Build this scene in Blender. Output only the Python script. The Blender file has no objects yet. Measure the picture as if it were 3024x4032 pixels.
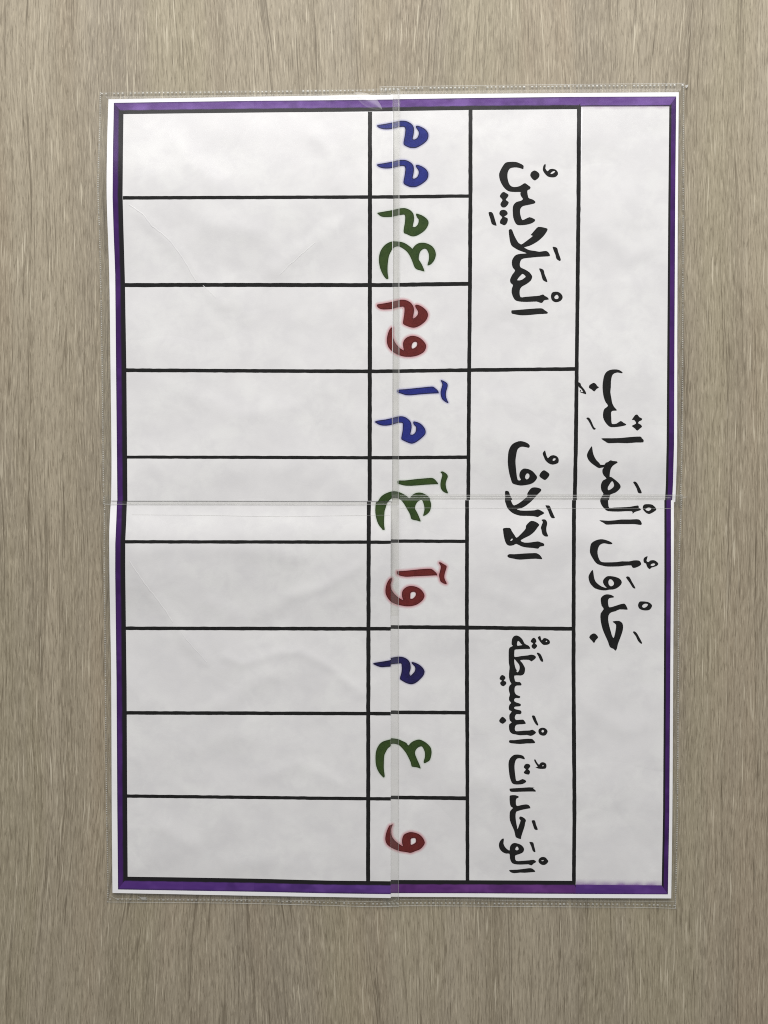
import bpy, bmesh, math, random
from mathutils import Vector, Matrix, noise
from mathutils.geometry import tessellate_polygon

random.seed(7)
C = bpy.context.scene
COL = C.collection

# ------------------------------------------------------------------ camera, world, lamp, exposure
F_PX = 26.0 / 36.0 * 4032.0          # focal length in photo pixels
DIST = 0.546                         # metres from the lens to the chart along the view axis
TILT = math.radians(1.05)
cam_d = bpy.data.cameras.new("camera")
cam_d.lens = 26.0
cam_d.sensor_fit = 'VERTICAL'
cam_d.sensor_height = 36.0
cam_d.sensor_width = 27.0
cam_d.clip_start = 0.01
cam_d.clip_end = 50.0
cam = bpy.data.objects.new("camera", cam_d)
COL.objects.link(cam)
cam.rotation_euler = (-TILT, 0.0, 0.0)
cam.location = (0.0, DIST * math.sin(TILT), DIST * math.cos(TILT))
C.camera = cam

world = bpy.data.worlds.new("World")
C.world = world
world.use_nodes = True
bg = world.node_tree.nodes["Background"]
bg.inputs["Color"].default_value = (1.0, 0.995, 0.985, 1.0)
bg.inputs["Strength"].default_value = 0.31

def area_lamp(name, loc, target, sx, sy, power, color):
    d = bpy.data.lights.new(name, 'AREA')
    d.shape = 'RECTANGLE'
    d.size, d.size_y = sx, sy
    d.energy = power
    d.color = color
    o = bpy.data.objects.new(name, d)
    COL.objects.link(o)
    o.location = loc
    o.rotation_euler = (Vector(target) - Vector(loc)).to_track_quat('-Z', 'Y').to_euler()
    return o

area_lamp("window_light", (0.02, 1.42, 1.08), (0.0, 0.1, 0.0), 1.7, 1.0, 42.0, (1.0, 0.985, 0.97))

C.view_settings.view_transform = 'Standard'
C.view_settings.look = 'None'
C.view_settings.exposure = 0.0
C.view_settings.gamma = 1.0
C.view_settings.use_curve_mapping = False
C.cycles.transparent_max_bounces = 24
C.cycles.max_bounces = 8
C.cycles.use_denoising = False
C.cycles.sample_clamp_indirect = 4.0
C.cycles.pixel_filter_type = 'BLACKMAN_HARRIS'
C.cycles.filter_width = 1.05

# ------------------------------------------------------------------ helpers
CAM_POS = Vector(cam.location)
CAM_ROT = cam.rotation_euler.to_matrix()

def P(px, py, z):
    """Where the thing seen at a point of the measured survey lies on the table, at height z."""
    d = CAM_ROT @ Vector(((px - 1512.0) / F_PX, (2016.0 - py) / F_PX, -1.0))
    t = (z - CAM_POS.z) / d.z
    return CAM_POS + d * t

def mesh_obj(name, bm, mats, parent=None):
    me = bpy.data.meshes.new(name)
    bm.normal_update()
    bm.to_mesh(me)
    bm.free()
    o = bpy.data.objects.new(name, me)
    COL.objects.link(o)
    for m in (mats if isinstance(mats, (list, tuple)) else [mats]):
        me.materials.append(m)
    if parent is not None:
        o.parent = parent
    return o

def tag(o, label, cat, group=None):
    o["label"] = label
    o["category"] = cat
    if group:
        o["group"] = group
    return o

def at(poly, t):
    """Point at fraction t of a polyline, by arc length."""
    ls = [math.dist(poly[i], poly[i + 1]) for i in range(len(poly) - 1)]
    s = t * sum(ls)
    for i, l in enumerate(ls):
        if s <= l or i == len(ls) - 1:
            k = 0.0 if l == 0 else min(1.0, s / l)
            a, b = poly[i], poly[i + 1]
            return (a[0] + (b[0] - a[0]) * k, a[1] + (b[1] - a[1]) * k)
        s -= l

def smooth_open(poly, n=6):
    """Catmull-Rom through an open polyline."""
    if len(poly) < 3:
        return poly
    q = [poly[0]] + list(poly) + [poly[-1]]
    out = []
    for i in range(1, len(q) - 2):
        for k in range(n):
            out.append(cr(q[i - 1], q[i], q[i + 1], q[i + 2], k / n))
    out.append(poly[-1])
    return out

def cr(p0, p1, p2, p3, t):
    t2, t3 = t * t, t * t * t
    return tuple(0.5 * (2 * p1[j] + (p2[j] - p0[j]) * t + (2 * p0[j] - 5 * p1[j] + 4 * p2[j] - p3[j]) * t2
                        + (3 * p1[j] - p0[j] - 3 * p2[j] + p3[j]) * t3) for j in (0, 1))

def smooth_closed(pts, n):
    m = len(pts)
    out = []
    for i in range(m):
        a, b = pts[i], pts[(i + 1) % m]
        if math.dist(a, b) < 3.0:
            out.append(a)
            continue
        for k in range(n):
            out.append(cr(pts[i - 1], a, b, pts[(i + 2) % m], k / n))
    return out

# ------------------------------------------------------------------ the four sheets: heights
# order of the pile where they overlap, lowest first: upper right, lower right, lower left, upper left
LOW = 0.0024
BASE = {'UR': 0.0024, 'LR': 0.0029, 'LL': 0.0034, 'UL': 0.0039}
AMP = {'UR': 0.0010, 'LR': 0.0009, 'LL': 0.0016, 'UL': 0.0014}
SEED = {'UR': 3.1, 'LR': 11.7, 'LL': 23.9, 'UL': 41.3}

def seg_dist(x, y, poly):
    best = 1e9
    for (ax, ay), (bx, by) in zip(poly, poly[1:]):
        dx, dy = bx - ax, by - ay
        k = max(0.0, min(1.0, ((x - ax) * dx + (y - ay) * dy) / (dx * dx + dy * dy)))
        best = min(best, math.hypot(x - ax - k * dx, y - ay - k * dy))
    return best

RIDGES = {
    'LL': [([(890, 2590), (960, 2615), (1080, 2575), (1180, 2565), (1290, 2620), (1420, 2730)], 20, 0.00036),
           ([(870, 2780), (980, 2700), (1060, 2660)], 34, 0.0004),
           ([(520, 2170), (760, 2150), (1000, 2165), (1180, 2190)], 40, 0.0005),
           ([(830, 2380), (960, 2440), (1090, 2390)], 40, 0.0005),
           ([(760, 2950), (960, 2900)], 50, 0.0004),
           ([(820, 3440), (1050, 3400), (1250, 3430)], 40, 0.0004),
           ([(1140, 2350), (1280, 2310), (1420, 2230)], 24, 0.0004),
           ([(520, 2230), (620, 2360), (720, 2500), (800, 2600)], 30, 0.0005),
           ([(1030, 3060), (1180, 3010), (1330, 3080)], 32, 0.0004),
           ([(620, 3250), (760, 3330)], 36, 0.0004)],
    'UL': [([(690, 560), (760, 640), (850, 720)], 40, 0.0004),
           ([(1090, 1060), (1240, 950), (1400, 850)], 34, 0.0004),
           ([(820, 880), (1010, 910)], 40, 0.0004),
           ([(890, 1130), (980, 1250)], 40, 0.0004),
           ([(505, 805), (600, 890), (705, 995), (800, 1130), (880, 1200)], 26, 0.00045),
           ([(1180, 480), (1290, 580), (1330, 720)], 34, 0.0004),
           ([(760, 1560), (930, 1640), (1150, 1600)], 40, 0.0004)],
    'UR': [([(1960, 1180), (2100, 1250), (2230, 1230)], 36, 0.00035), ([(2350, 900), (2480, 1010), (2560, 980)], 40, 0.0004),
           ([(1930, 1560), (2080, 1620)], 36, 0.0003)],
    'LR': [([(1890, 3060), (1990, 3140), (2030, 3240)], 30, 0.0004), ([(2330, 2800), (2460, 2880), (2570, 2850)], 40, 0.0004),
           ([(1930, 2330), (2090, 2390)], 36, 0.00035)]}

def hump(v, a, peak, b):
    """0 at a and b, 1 at peak, smooth."""
    if v <= a or v >= b:
        return 0.0
    t = (v - a) / (peak - a) if v < peak else (b - v) / (b - peak)
    return math.sin(0.5 * math.pi * t) ** 1.6

def bulge(s, x, y):
    """The sheets do not lie dead flat: each lifts off the table along part of its length."""
    if s == 'UL':
        return 0.0038 * hump(y, 400, 760, 1120) * (0.45 + 0.55 * max(0.0, min(1.0, (1500 - x) / 1070)))
    if s == 'LL':
        return 0.0050 * hump(y, 1972, 2135, 2480) * (0.65 + 0.35 * max(0.0, min(1.0, (1500 - x) / 1070)))
    if s == 'UR':
        return 0.0026 * hump(y, 1150, 1740, 1980) * max(0.0, min(1.0, (x - 1580) / 600))
    return 0.0024 * hump(y, 1969, 2170, 2600) * max(0.0, min(1.0, (x - 1590) / 260))

def base_z(s, x, y):
    d = min(abs(x - 1555.0), abs(y - 1968.0))
    return LOW + (BASE[s] - LOW) * math.exp(-(d / 170.0) ** 2) + bulge(s, x, y)

def edge_z(s, x, y):
    """Height of a sleeve's welded outer edge."""
    return 0.0005 + 0.8 * bulge(s, x, y) + 0.6 * (base_z(s, x, y) - LOW - bulge(s, x, y))

def sheet_z(s, x, y):
    """Height of the printed face of sheet s: it lies nearly flat, with soft waves away from its edges."""
    x0, x1 = (435, 1545) if s in ('UL', 'LL') else (1536, 2660)
    y0, y1 = (380, 1973) if s in ('UL', 'UR') else (1968, 3525)
    e = min(x - x0, x1 - x, y - y0, y1 - y)
    f = max(0.0, min(1.0, (e - 25.0) / 140.0))
    f = f * f * (3 - 2 * f)
    n = noise.noise(Vector((x / 330.0, y / 300.0, SEED[s])))
    n2 = noise.noise(Vector((x / 130.0, y / 120.0, SEED[s] + 5.0)))
    z = AMP[s] * f * (0.5 + 0.5 * n + 0.10 * n2)
    for poly, w, a in RIDGES[s]:
        dd = seg_dist(x, y, poly)
        if dd < 3 * w:
            z += a * f * math.exp(-(dd / w) ** 2)
    return base_z(s, x, y) + z

LAYER = {'cell': 0.00005, 'line': 0.00010, 'halo': 0.00014, 'ink': 0.00018, 'edge': 0.00021}

def patch(bm, s, A, B, lift, step=20.0, nv=None, wob=0.0, mat=0, zf=None):
    """Ruled surface between polylines A and B, lying on sheet s; UV x runs along, UV y runs across."""
    la = sum(math.dist(A[i], A[i + 1]) for i in range(len(A) - 1))
    nu = max(1, int(la / step))
    if nv is None:
        nv = max(1, int(math.dist(at(A, .5), at(B, .5)) / step))
    uvl = bm.loops.layers.uv.verify()
    g = []
    for i in range(nu + 1):
        a, b = at(A, i / nu), at(B, i / nu)
        row = []
        for j in range(nv + 1):
            t = j / nv
            x, y = a[0] + (b[0] - a[0]) * t, a[1] + (b[1] - a[1]) * t
            if wob and j in (0, nv):
                w = wob * (noise.noise(Vector((x / 22.0, y / 22.0, 2.0 + j))) + 0.6 * noise.noise(Vector((x / 60.0, y / 60.0, 9.0 + j))))
                L = math.dist(a, b) or 1.0
                x += w * (b[0] - a[0]) / L
                y += w * (b[1] - a[1]) / L
            z = zf(x, y, t) if zf else sheet_z(s, x, y) + lift
            row.append((bm.verts.new(P(x, y, z)), (i / nu * la / 1000.0, t)))
        g.append(row)
    for i in range(nu):
        for j in range(nv):
            q = [g[i][j], g[i][j + 1], g[i + 1][j + 1], g[i + 1][j]]
            f = bm.faces.new([v for v, _ in q])
            f.normal_update()
            if f.normal.z < 0:
                f.normal_flip()
                uv = dict((v, u) for v, u in q)
                for l in f.loops:
                    l[uvl].uv = uv[l.vert]
            else:
                for l, (_, u) in zip(f.loops, q):
                    l[uvl].uv = u
            f.smooth = True
            f.material_index = mat
    return bm

# ------------------------------------------------------------------ materials
class NT:
    def __init__(self, name):
        self.m = bpy.data.materials.new(name)
        self.m.use_nodes = True
        self.t = self.m.node_tree
        self.t.nodes.clear()
        self.out = self.t.nodes.new('ShaderNodeOutputMaterial')
    def n(self, typ, **kw):
        x = self.t.nodes.new(typ)
        for k, v in kw.items():
            setattr(x, k, v)
        return x
    def link(self, a, b):
        self.t.links.new(a, b)
    def val(self, sock, v):
        if hasattr(v, 'is_output'):
            self.link(v, sock)
        else:
            sock.default_value = v
    def math(self, op, a, b=0.0, clamp=False):
        x = self.n('ShaderNodeMath', operation=op, use_clamp=clamp)
        self.val(x.inputs[0], a)
        self.val(x.inputs[1], b)
        return x.outputs[0]
    def mix(self, fac, a, b, mode='MIX'):
        x = self.n('ShaderNodeMix', data_type='RGBA', blend_type=mode)
        self.val(x.inputs['Factor'], fac)
        self.val(x.inputs[6], a if hasattr(a, 'is_output') or len(a) == 4 else (*a, 1.0))
        self.val(x.inputs[7], b if hasattr(b, 'is_output') or len(b) == 4 else (*b, 1.0))
        return x.outputs[2]
    def noise(self, vec, scale, detail=2.0, rough=0.5, dist=0.0):
        x = self.n('ShaderNodeTexNoise')
        if vec is not None:
            self.link(vec, x.inputs['Vector'])
        x.inputs['Scale'].default_value = scale
        x.inputs['Detail'].default_value = detail
        x.inputs['Roughness'].default_value = rough
        x.inputs['Distortion'].default_value = dist
        return x.outputs['Fac']
    def ramp(self, fac, stops, interp='LINEAR'):
        x = self.n('ShaderNodeValToRGB')
        x.color_ramp.interpolation = interp
        el = x.color_ramp.elements
        while len(el) < len(stops):
            el.new(0.5)
        for e, (p, c) in zip(el, stops):
            e.position = p
            e.color = (*c, 1.0) if len(c) == 3 else c
        self.link(fac, x.inputs['Fac'])
        return x.outputs['Color']
    def smooth(self, fac, lo, hi, a=0.0, b=1.0):
        x = self.n('ShaderNodeMapRange', interpolation_type='SMOOTHSTEP')
        self.val(x.inputs['Value'], fac)
        x.inputs['From Min'].default_value = lo
        x.inputs['From Max'].default_value = hi
        x.inputs['To Min'].default_value = a
        x.inputs['To Max'].default_value = b
        return x.outputs['Result']
    def pos(self):
        return self.n('ShaderNodeNewGeometry').outputs['Position']
    def vec(self, x, y, z=0.0):
        c = self.n('ShaderNodeCombineXYZ')
        for i, v in enumerate((x, y, z)):
            self.val(c.inputs[i], v)
        return c.outputs[0]

def bsdf(nt, color, rough=0.6, spec=0.3, bump=None, bump_s=0.1, bump_d=0.0002, coat=0.0, coat_r=0.15, coat_bump=None):
    b = nt.n('ShaderNodeBsdfPrincipled')
    nt.val(b.inputs['Base Color'], color if hasattr(color, 'is_output') else (*color, 1.0))
    nt.val(b.inputs['Roughness'], rough)
    b.inputs['Specular IOR Level'].default_value = spec
    b.inputs['Coat Weight'].default_value = coat
    b.inputs['Coat Roughness'].default_value = coat_r
    b.inputs['Coat IOR'].default_value = 1.45
    if bump is not None:
        k = nt.n('ShaderNodeBump')
        k.inputs['Strength'].default_value = bump_s
        k.inputs['Distance'].default_value = bump_d
        nt.link(bump, k.inputs['Height'])
        nt.link(k.outputs['Normal'], b.inputs['Normal'])
    if coat_bump is not None:
        k = nt.n('ShaderNodeBump')
        k.inputs['Strength'].default_value = 0.5
        k.inputs['Distance'].default_value = 0.0004
        nt.link(coat_bump, k.inputs['Height'])
        nt.link(k.outputs['Normal'], b.inputs['Coat Normal'])
    return b

COAT, COAT_R = 0.22, 0.20

def film_wave(nt):
    return nt.noise(nt.pos(), 45.0, 3.0, 0.55, 0.4)

def make_paper(name, base, mottle, tint):
    nt = NT(name)
    p = nt.pos()
    big = nt.smooth(nt.noise(p, 22.0, 4.0, 0.6, 0.6), 0.34, 0.66)
    blk = nt.smooth(nt.noise(p, 62.0, 5.0, 0.65, 0.3), 0.36, 0.70)
    grain = nt.noise(p, 1500.0, 2.0, 0.7)
    c = nt.mix(big, base, tint)
    c = nt.mix(nt.math('MULTIPLY', blk, mottle), c, (base[0] * .905, base[1] * .898, base[2] * .915))
    c = nt.mix(nt.smooth(grain, 0.35, 0.65, 0.0, 0.30), c, (base[0] * .93, base[1] * .93, base[2] * .93))
    crumple = nt.math('ADD', nt.math('ADD', nt.noise(p, 13.0, 1.5, 0.45, 0.15), nt.math('ADD', nt.math('MULTIPLY', nt.noise(p, 42.0, 1.5, 0.5, 0.3), 0.16), nt.math('MULTIPLY', nt.math('ABSOLUTE', nt.math('SUBTRACT', nt.noise(p, 8.0, 1.0, 0.4), 0.5)), 0.9))), nt.math('MULTIPLY', nt.noise(p, 900.0, 3.0, 0.6), 0.008))
    b = bsdf(nt, c, 0.75, 0.2, bump=crumple, bump_s=0.8, bump_d=0.0042,
             coat=COAT, coat_r=COAT_R, coat_bump=film_wave(nt))
    nt.link(b.outputs[0], nt.out.inputs['Surface'])
    return nt.m

M_MARGIN = make_paper("white_paper", (0.83, 0.83, 0.84), 0.3, (0.81, 0.81, 0.825))
M_CELL = make_paper("printed_cell_paper", (0.732, 0.730, 0.724), 1.0, (0.688, 0.680, 0.684))

def make_ink(name, col, dark):
    nt = NT(name)
    p = nt.pos()
    n = nt.smooth(nt.noise(p, 160.0, 4.0, 0.65), 0.3, 0.7)
    f = nt.smooth(nt.noise(p, 1300.0, 2.0, 0.7), 0.3, 0.75, 0.0, 0.5)
    c = nt.mix(n, col, dark)
    c = nt.mix(f, c, tuple(min(1.0, v * 1.35 + 0.004) for v in col))
    b = bsdf(nt, c, 0.65, 0.1, coat=COAT, coat_r=COAT_R, coat_bump=film_wave(nt))
    nt.link(b.outputs[0], nt.out.inputs['Surface'])
    return nt.m

def make_halo(name, col, strength):
    """Ink that has bled into the paper round a letter: fades out away from the stroke."""
    nt = NT(name)
    a = nt.n('ShaderNodeAttribute', attribute_name='bleed')
    k = nt.math('MULTIPLY', nt.math('POWER', a.outputs['Fac'], 1.6), strength)
    d = nt.n('ShaderNodeBsdfDiffuse')
    d.inputs['Color'].default_value = (*col, 1.0)
    t = nt.n('ShaderNodeBsdfTransparent')
    mx = nt.n('ShaderNodeMixShader')
    nt.link(k, mx.inputs[0])
    nt.link(t.outputs[0], mx.inputs[1])
    nt.link(d.outputs[0], mx.inputs[2])
    nt.link(mx.outputs[0], nt.out.inputs['Surface'])
    return nt.m

INK = {
    'blue': (make_ink("blue_ink", (0.020, 0.028, 0.190), (0.014, 0.018, 0.130)), make_halo("blue_bleed", (0.30, 0.30, 0.66), 0.42)),
    'navy': (make_ink("navy_ink", (0.016, 0.013, 0.085), (0.009, 0.008, 0.035)), make_halo("navy_bleed", (0.30, 0.27, 0.55), 0.36)),
    'green': (make_ink("green_ink", (0.034, 0.062, 0.014), (0.018, 0.042, 0.010)), make_halo("green_bleed", (0.46, 0.60, 0.42), 0.30)),
    'red': (make_ink("red_ink", (0.125, 0.018, 0.017), (0.085, 0.012, 0.012)), make_halo("red_bleed", (0.64, 0.20, 0.24), 0.52)),
    'black': (make_ink("black_ink", (0.011, 0.011, 0.011), (0.007, 0.007, 0.0065)), None),
}
EDGE = {'blue': make_ink("blue_outline_ink", (0.014, 0.015, 0.050), (0.012, 0.012, 0.040)),
        'navy': make_ink("navy_outline_ink", (0.009, 0.008, 0.028), (0.007, 0.007, 0.020)),
        'green': make_ink("green_outline_ink", (0.024, 0.040, 0.012), (0.018, 0.032, 0.010)),
        'red': make_ink("red_outline_ink", (0.070, 0.012, 0.012), (0.055, 0.010, 0.010))}
INK = {k: v + (EDGE.get(k),) for k, v in INK.items()}
M_BLACK = INK['black'][0]

def make_border(name, purple, light, black_from, soft=0.06):
    nt = NT(name)
    p = nt.pos()
    uv = nt.n('ShaderNodeUVMap').outputs[0]
    sp = nt.n('ShaderNodeSeparateXYZ')
    nt.link(uv, sp.inputs[0])
    v = nt.math('ADD', sp.outputs[1], nt.math('MULTIPLY', nt.math('SUBTRACT', nt.noise(p, 120.0, 3.0), 0.5), 0.10))
    streak = nt.noise(nt.vec(nt.math('MULTIPLY', sp.outputs[0], 5.0), nt.math('MULTIPLY', sp.outputs[1], 0.8)), 1.0, 3.0, 0.6)
    c = nt.mix(nt.smooth(streak, 0.30, 0.72), purple, light)
    c = nt.mix(nt.smooth(nt.noise(p, 38.0, 3.0, 0.6), 0.48, 0.68, 0.0, 0.40), c, tuple(min(1.0, q * 1.45 + 0.006) for q in light))
    c = nt.mix(nt.smooth(nt.noise(p, 55.0, 2.0, 0.6), 0.34, 0.48, 0.40, 0.0), c, tuple(q * 0.55 for q in purple))
    c = nt.mix(nt.smooth(v, 0.03, 0.15, 0.55, 0.0), c, (0.022, 0.014, 0.045))
    c = nt.mix(nt.smooth(v, black_from - soft, black_from + soft), c, (0.013, 0.012, 0.014))
    b = bsdf(nt, c, 0.6, 0.1, coat=COAT, coat_r=COAT_R, coat_bump=film_wave(nt))
    nt.link(b.outputs[0], nt.out.inputs['Surface'])
    return nt.m

PURP_T_SHEEN, PURP_TL_SHEEN = (0.100, 0.036, 0.205), (0.165, 0.088, 0.300)  # top purple paler: film reflection put into the colour, plus slight print difference
PURP_S, PURP_SL = (0.044, 0.011, 0.100), (0.064, 0.019, 0.138)
PURP_B, PURP_BL = (0.075, 0.025, 0.180), (0.105, 0.042, 0.215)
MB_TOP = make_border("purple_border_top_sheen", PURP_T_SHEEN, PURP_TL_SHEEN, 0.66)
MB_TOP_THIN = make_border("purple_border_top_thin_rule", PURP_T_SHEEN, PURP_TL_SHEEN, 0.88)
MB_LEFT = make_border("purple_border_left", PURP_S, PURP_SL, 0.52, 0.10)
MB_RIGHT = make_border("purple_border_right", PURP_S, PURP_SL, 0.68)
MB_BOT = make_border("purple_border_bottom", PURP_B, PURP_BL, 0.67)
MB_BOT_R = make_border("purple_border_bottom_magenta", (0.092, 0.022, 0.150), (0.125, 0.036, 0.185), 0.67)
MB_BOT_PLAIN = make_border("purple_border_bottom_plain", PURP_B, PURP_BL, 1.02)

def make_film(name, milky, gloss, rough, tint=0.96, bump=0.22):
    nt = NT(name)
    p = nt.pos()
    t = nt.n('ShaderNodeBsdfTransparent')
    t.inputs['Color'].default_value = (tint, tint, tint * 0.99, 1.0)
    d = nt.n('ShaderNodeBsdfDiffuse')
    d.inputs['Color'].default_value = (0.62, 0.62, 0.60, 1.0)
    g = nt.n('ShaderNodeBsdfGlossy')
    g.inputs['Roughness'].default_value = rough
    k = nt.n('ShaderNodeBump')
    k.inputs['Strength'].default_value = bump
    k.inputs['Distance'].default_value = 0.0006
    nt.link(nt.noise(p, 70.0, 3.0, 0.6, 0.5), k.inputs['Height'])
    nt.link(k.outputs['Normal'], g.inputs['Normal'])
    a = nt.n('ShaderNodeMixShader')
    nt.val(a.inputs[0], nt.smooth(nt.noise(p, 110.0, 3.0), 0.3, 0.7, milky * 0.7, milky * 1.3))
    nt.link(t.outputs[0], a.inputs[1])
    nt.link(d.outputs[0], a.inputs[2])
    b = nt.n('ShaderNodeMixShader')
    b.inputs[0].default_value = gloss
    nt.link(a.outputs[0], b.inputs[1])
    nt.link(g.outputs[0], b.inputs[2])
    nt.link(b.outputs[0], nt.out.inputs['Surface'])
    return nt.m

M_FILM = make_film("clear_plastic_film", 0.045, 0.022, 0.18, 0.965)
M_TAUT = make_film("standing_plastic_film", 0.0, 0.05, 0.36, 0.99, 0.0)
M_BACK = make_film("clear_plastic_back", 0.02, 0.01, 0.3, 0.975)
M_WELD = make_film("welded_plastic", 0.55, 0.07, 0.30, 0.90, 0.0)
M_LINE = make_film("pressed_plastic_line", 0.34, 0.07, 0.30, 0.95, 0.0)

def make_wood():
    nt = NT("grey_oak_laminate")
    p = nt.pos()
    s = nt.n('ShaderNodeSeparateXYZ')
    nt.link(p, s.inputs[0])
    x, y = s.outputs[0], s.outputs[1]
    # slow sideways wander of the grain
    wob = nt.noise(nt.vec(nt.math('MULTIPLY', x, 9.0), nt.math('MULTIPLY', y, 5.0)), 1.0, 2.0)
    x = nt.math('ADD', x, nt.math('MULTIPLY', nt.math('SUBTRACT', wob, 0.5), 0.012))
    def fan(x, xc, y0, sign, k, w):
        """Cathedral figure: the grain spreads away from the line x = xc beyond y0."""
        d = nt.math('MAXIMUM', nt.math('MULTIPLY', nt.math('SUBTRACT', y, y0), sign), 0.0)
        r = nt.math('SUBTRACT', x, xc)
        q = nt.math('DIVIDE', r, w)
        g = nt.math('EXPONENT', nt.math('MULTIPLY', nt.math('MULTIPLY', q, q), -1.0))
        den = nt.math('ADD', nt.math('MULTIPLY', nt.math('MULTIPLY', d, g), k), 1.0)
        return nt.math('ADD', nt.math('DIVIDE', r, den), xc)
    xf = x
    x = fan(x, -0.115, -0.22, -1.0, 4.5, 0.10)
    x = fan(x, 0.165, 0.27, 1.0, 5.0, 0.05)
    x = fan(x, -0.02, 0.24, 1.0, 2.5, 0.10)
    xf = nt.math('ADD', nt.math('MULTIPLY', xf, 0.6), nt.math('MULTIPLY', x, 0.4))
    def grain(fx, fy, off, detail=2.0, rough=0.55, dist=0.0):
        return nt.noise(nt.vec(nt.math('MULTIPLY', xf if fx > 400 else x, fx), nt.math('MULTIPLY', y, fy), off), 1.0, detail, rough, dist)
    def hair(fx, fy, off, level, wid, gate):
        """Long wandering hairlines: the level lines of a stretched noise, broken up by a second one."""
        n = grain(fx, fy, off, 2.0, 0.5)
        l = nt.smooth(nt.math('ABSOLUTE', nt.math('SUBTRACT', n, level)), 0.0, wid, 1.0, 0.0)
        return nt.math('MULTIPLY', l, nt.smooth(grain(fx * 0.8, fy * 3.0, off + 31.0, 1.0), gate, gate + 0.16))
    band = nt.smooth(grain(30.0, 0.8, 0.0, 3.0, 0.6), 0.34, 0.66)
    patchy = nt.smooth(grain(15.0, 1.8, 4.0, 3.0, 0.6, 0.3), 0.44, 0.66)
    warm = nt.smooth(grain(21.0, 1.4, 8.0, 2.0), 0.48, 0.68)
    olive = nt.smooth(grain(15.0, 1.2, 27.0, 2.0), 0.48, 0.66)
    c = nt.mix(band, (0.276, 0.236, 0.170), (0.358, 0.312, 0.232))
    c = nt.mix(nt.math('MULTIPLY', patchy, 0.55), c, (0.268, 0.232, 0.180))
    c = nt.mix(nt.math('MULTIPLY', warm, 0.50), c, (0.350, 0.282, 0.200))
    c = nt.mix(nt.math('MULTIPLY', olive, 0.50), c, (0.340, 0.302, 0.205))
    fibre = grain(820.0, 13.0, 21.0, 3.0, 0.65)
    c = nt.mix(nt.smooth(fibre, 0.30, 0.48, 0.42, 0.0), c, (0.150, 0.120, 0.078))
    c = nt.mix(nt.smooth(fibre, 0.54, 0.70, 0.0, 0.40), c, (0.450, 0.390, 0.285))
    fine = grain(1100.0, 90.0, 2.0, 3.0, 0.7, 0.5)
    c = nt.mix(nt.smooth(fine, 0.33, 0.49, 0.55, 0.0), c, (0.130, 0.104, 0.068))
    c = nt.mix(nt.smooth(fine, 0.52, 0.66, 0.0, 0.52), c, (0.490, 0.430, 0.320))
    c = nt.mix(nt.math('MULTIPLY', hair(150.0, 2.2, 41.0, 0.5, 0.014, 0.42), 0.60), c, (0.100, 0.078, 0.050))
    c = nt.mix(nt.math('MULTIPLY', hair(120.0, 1.8, 47.0, 0.44, 0.012, 0.45), 0.55), c, (0.110, 0.085, 0.055))
    c = nt.mix(nt.math('MULTIPLY', hair(170.0, 3.0, 53.0, 0.53, 0.012, 0.50), 0.50), c, (0.560, 0.500, 0.380))
    where = nt.smooth(grain(34.0, 7.0, 61.0, 2.0), 0.36, 0.62, 0.25, 1.0)
    dash = nt.math('MULTIPLY', nt.smooth(grain(640.0, 24.0, 12.0, 1.0), 0.645, 0.71), where)
    c = nt.mix(nt.math('MULTIPLY', dash, 0.58), c, (0.640, 0.580, 0.450))
    dash2 = nt.math('MULTIPLY', nt.smooth(grain(520.0, 11.0, 15.0, 1.0), 0.67, 0.74), where)
    c = nt.mix(nt.math('MULTIPLY', dash2, 0.42), c, (0.600, 0.540, 0.415))
    pore = grain(760.0, 22.0, 19.0, 1.0)
    c = nt.mix(nt.smooth(pore, 0.64, 0.72, 0.0, 0.42), c, (0.105, 0.082, 0.052))
    b = bsdf(nt, c, 0.55, 0.25, bump=fine, bump_s=0.35, bump_d=0.0004)
    nt.link(b.outputs[0], nt.out.inputs['Surface'])
    return nt.m

M_WOOD = make_wood()

# ------------------------------------------------------------------ the surface below
def tabletop():
    bm = bmesh.new()
    bmesh.ops.create_cube(bm, size=1.0)
    for v in bm.verts:
        v.co = Vector((v.co.x * 2.6, v.co.y * 2.6, -0.02 + v.co.z * 0.04))
    o = mesh_obj("tabletop", bm, M_WOOD)
    o["kind"] = "structure"
    o["label"] = "grey brown wood grain surface under the chart"
tabletop()

# ------------------------------------------------------------------ survey of the sheets (photo measure)
PAPER = {
    'UL': dict(L=[(427, 390.5), (422, 560), (420, 776), (430, 1080), (435, 1450), (439, 1801), (437.5, 1971.5)],
               R=[(1547, 373), (1546.2, 1200), (1544.2, 1860), (1543, 1974)]),
    'UR': dict(L=[(1538, 371.5), (1536, 1200), (1534, 1977)],
               R=[(2673, 362.8), (2669, 800), (2667, 1300), (2666, 1750), (2662, 1900), (2659, 1977)]),
    'LR': dict(L=[(1530, 1968), (1530, 2700), (1530, 3531)],
               R=[(2653.5, 1969.8), (2653, 2250), (2650, 2800), (2647.5, 3200), (2643, 3537.5)]),
    'LL': dict(L=[(437, 1964), (432, 2050), (430, 2130), (431.5, 2300), (435, 2500), (438, 2700), (440, 3200), (443, 3516)],
               R=[(1538.8, 1966), (1538.3, 2200), (1538.2, 2500), (1538.7, 2900), (1538.5, 3536)]),
}
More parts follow.
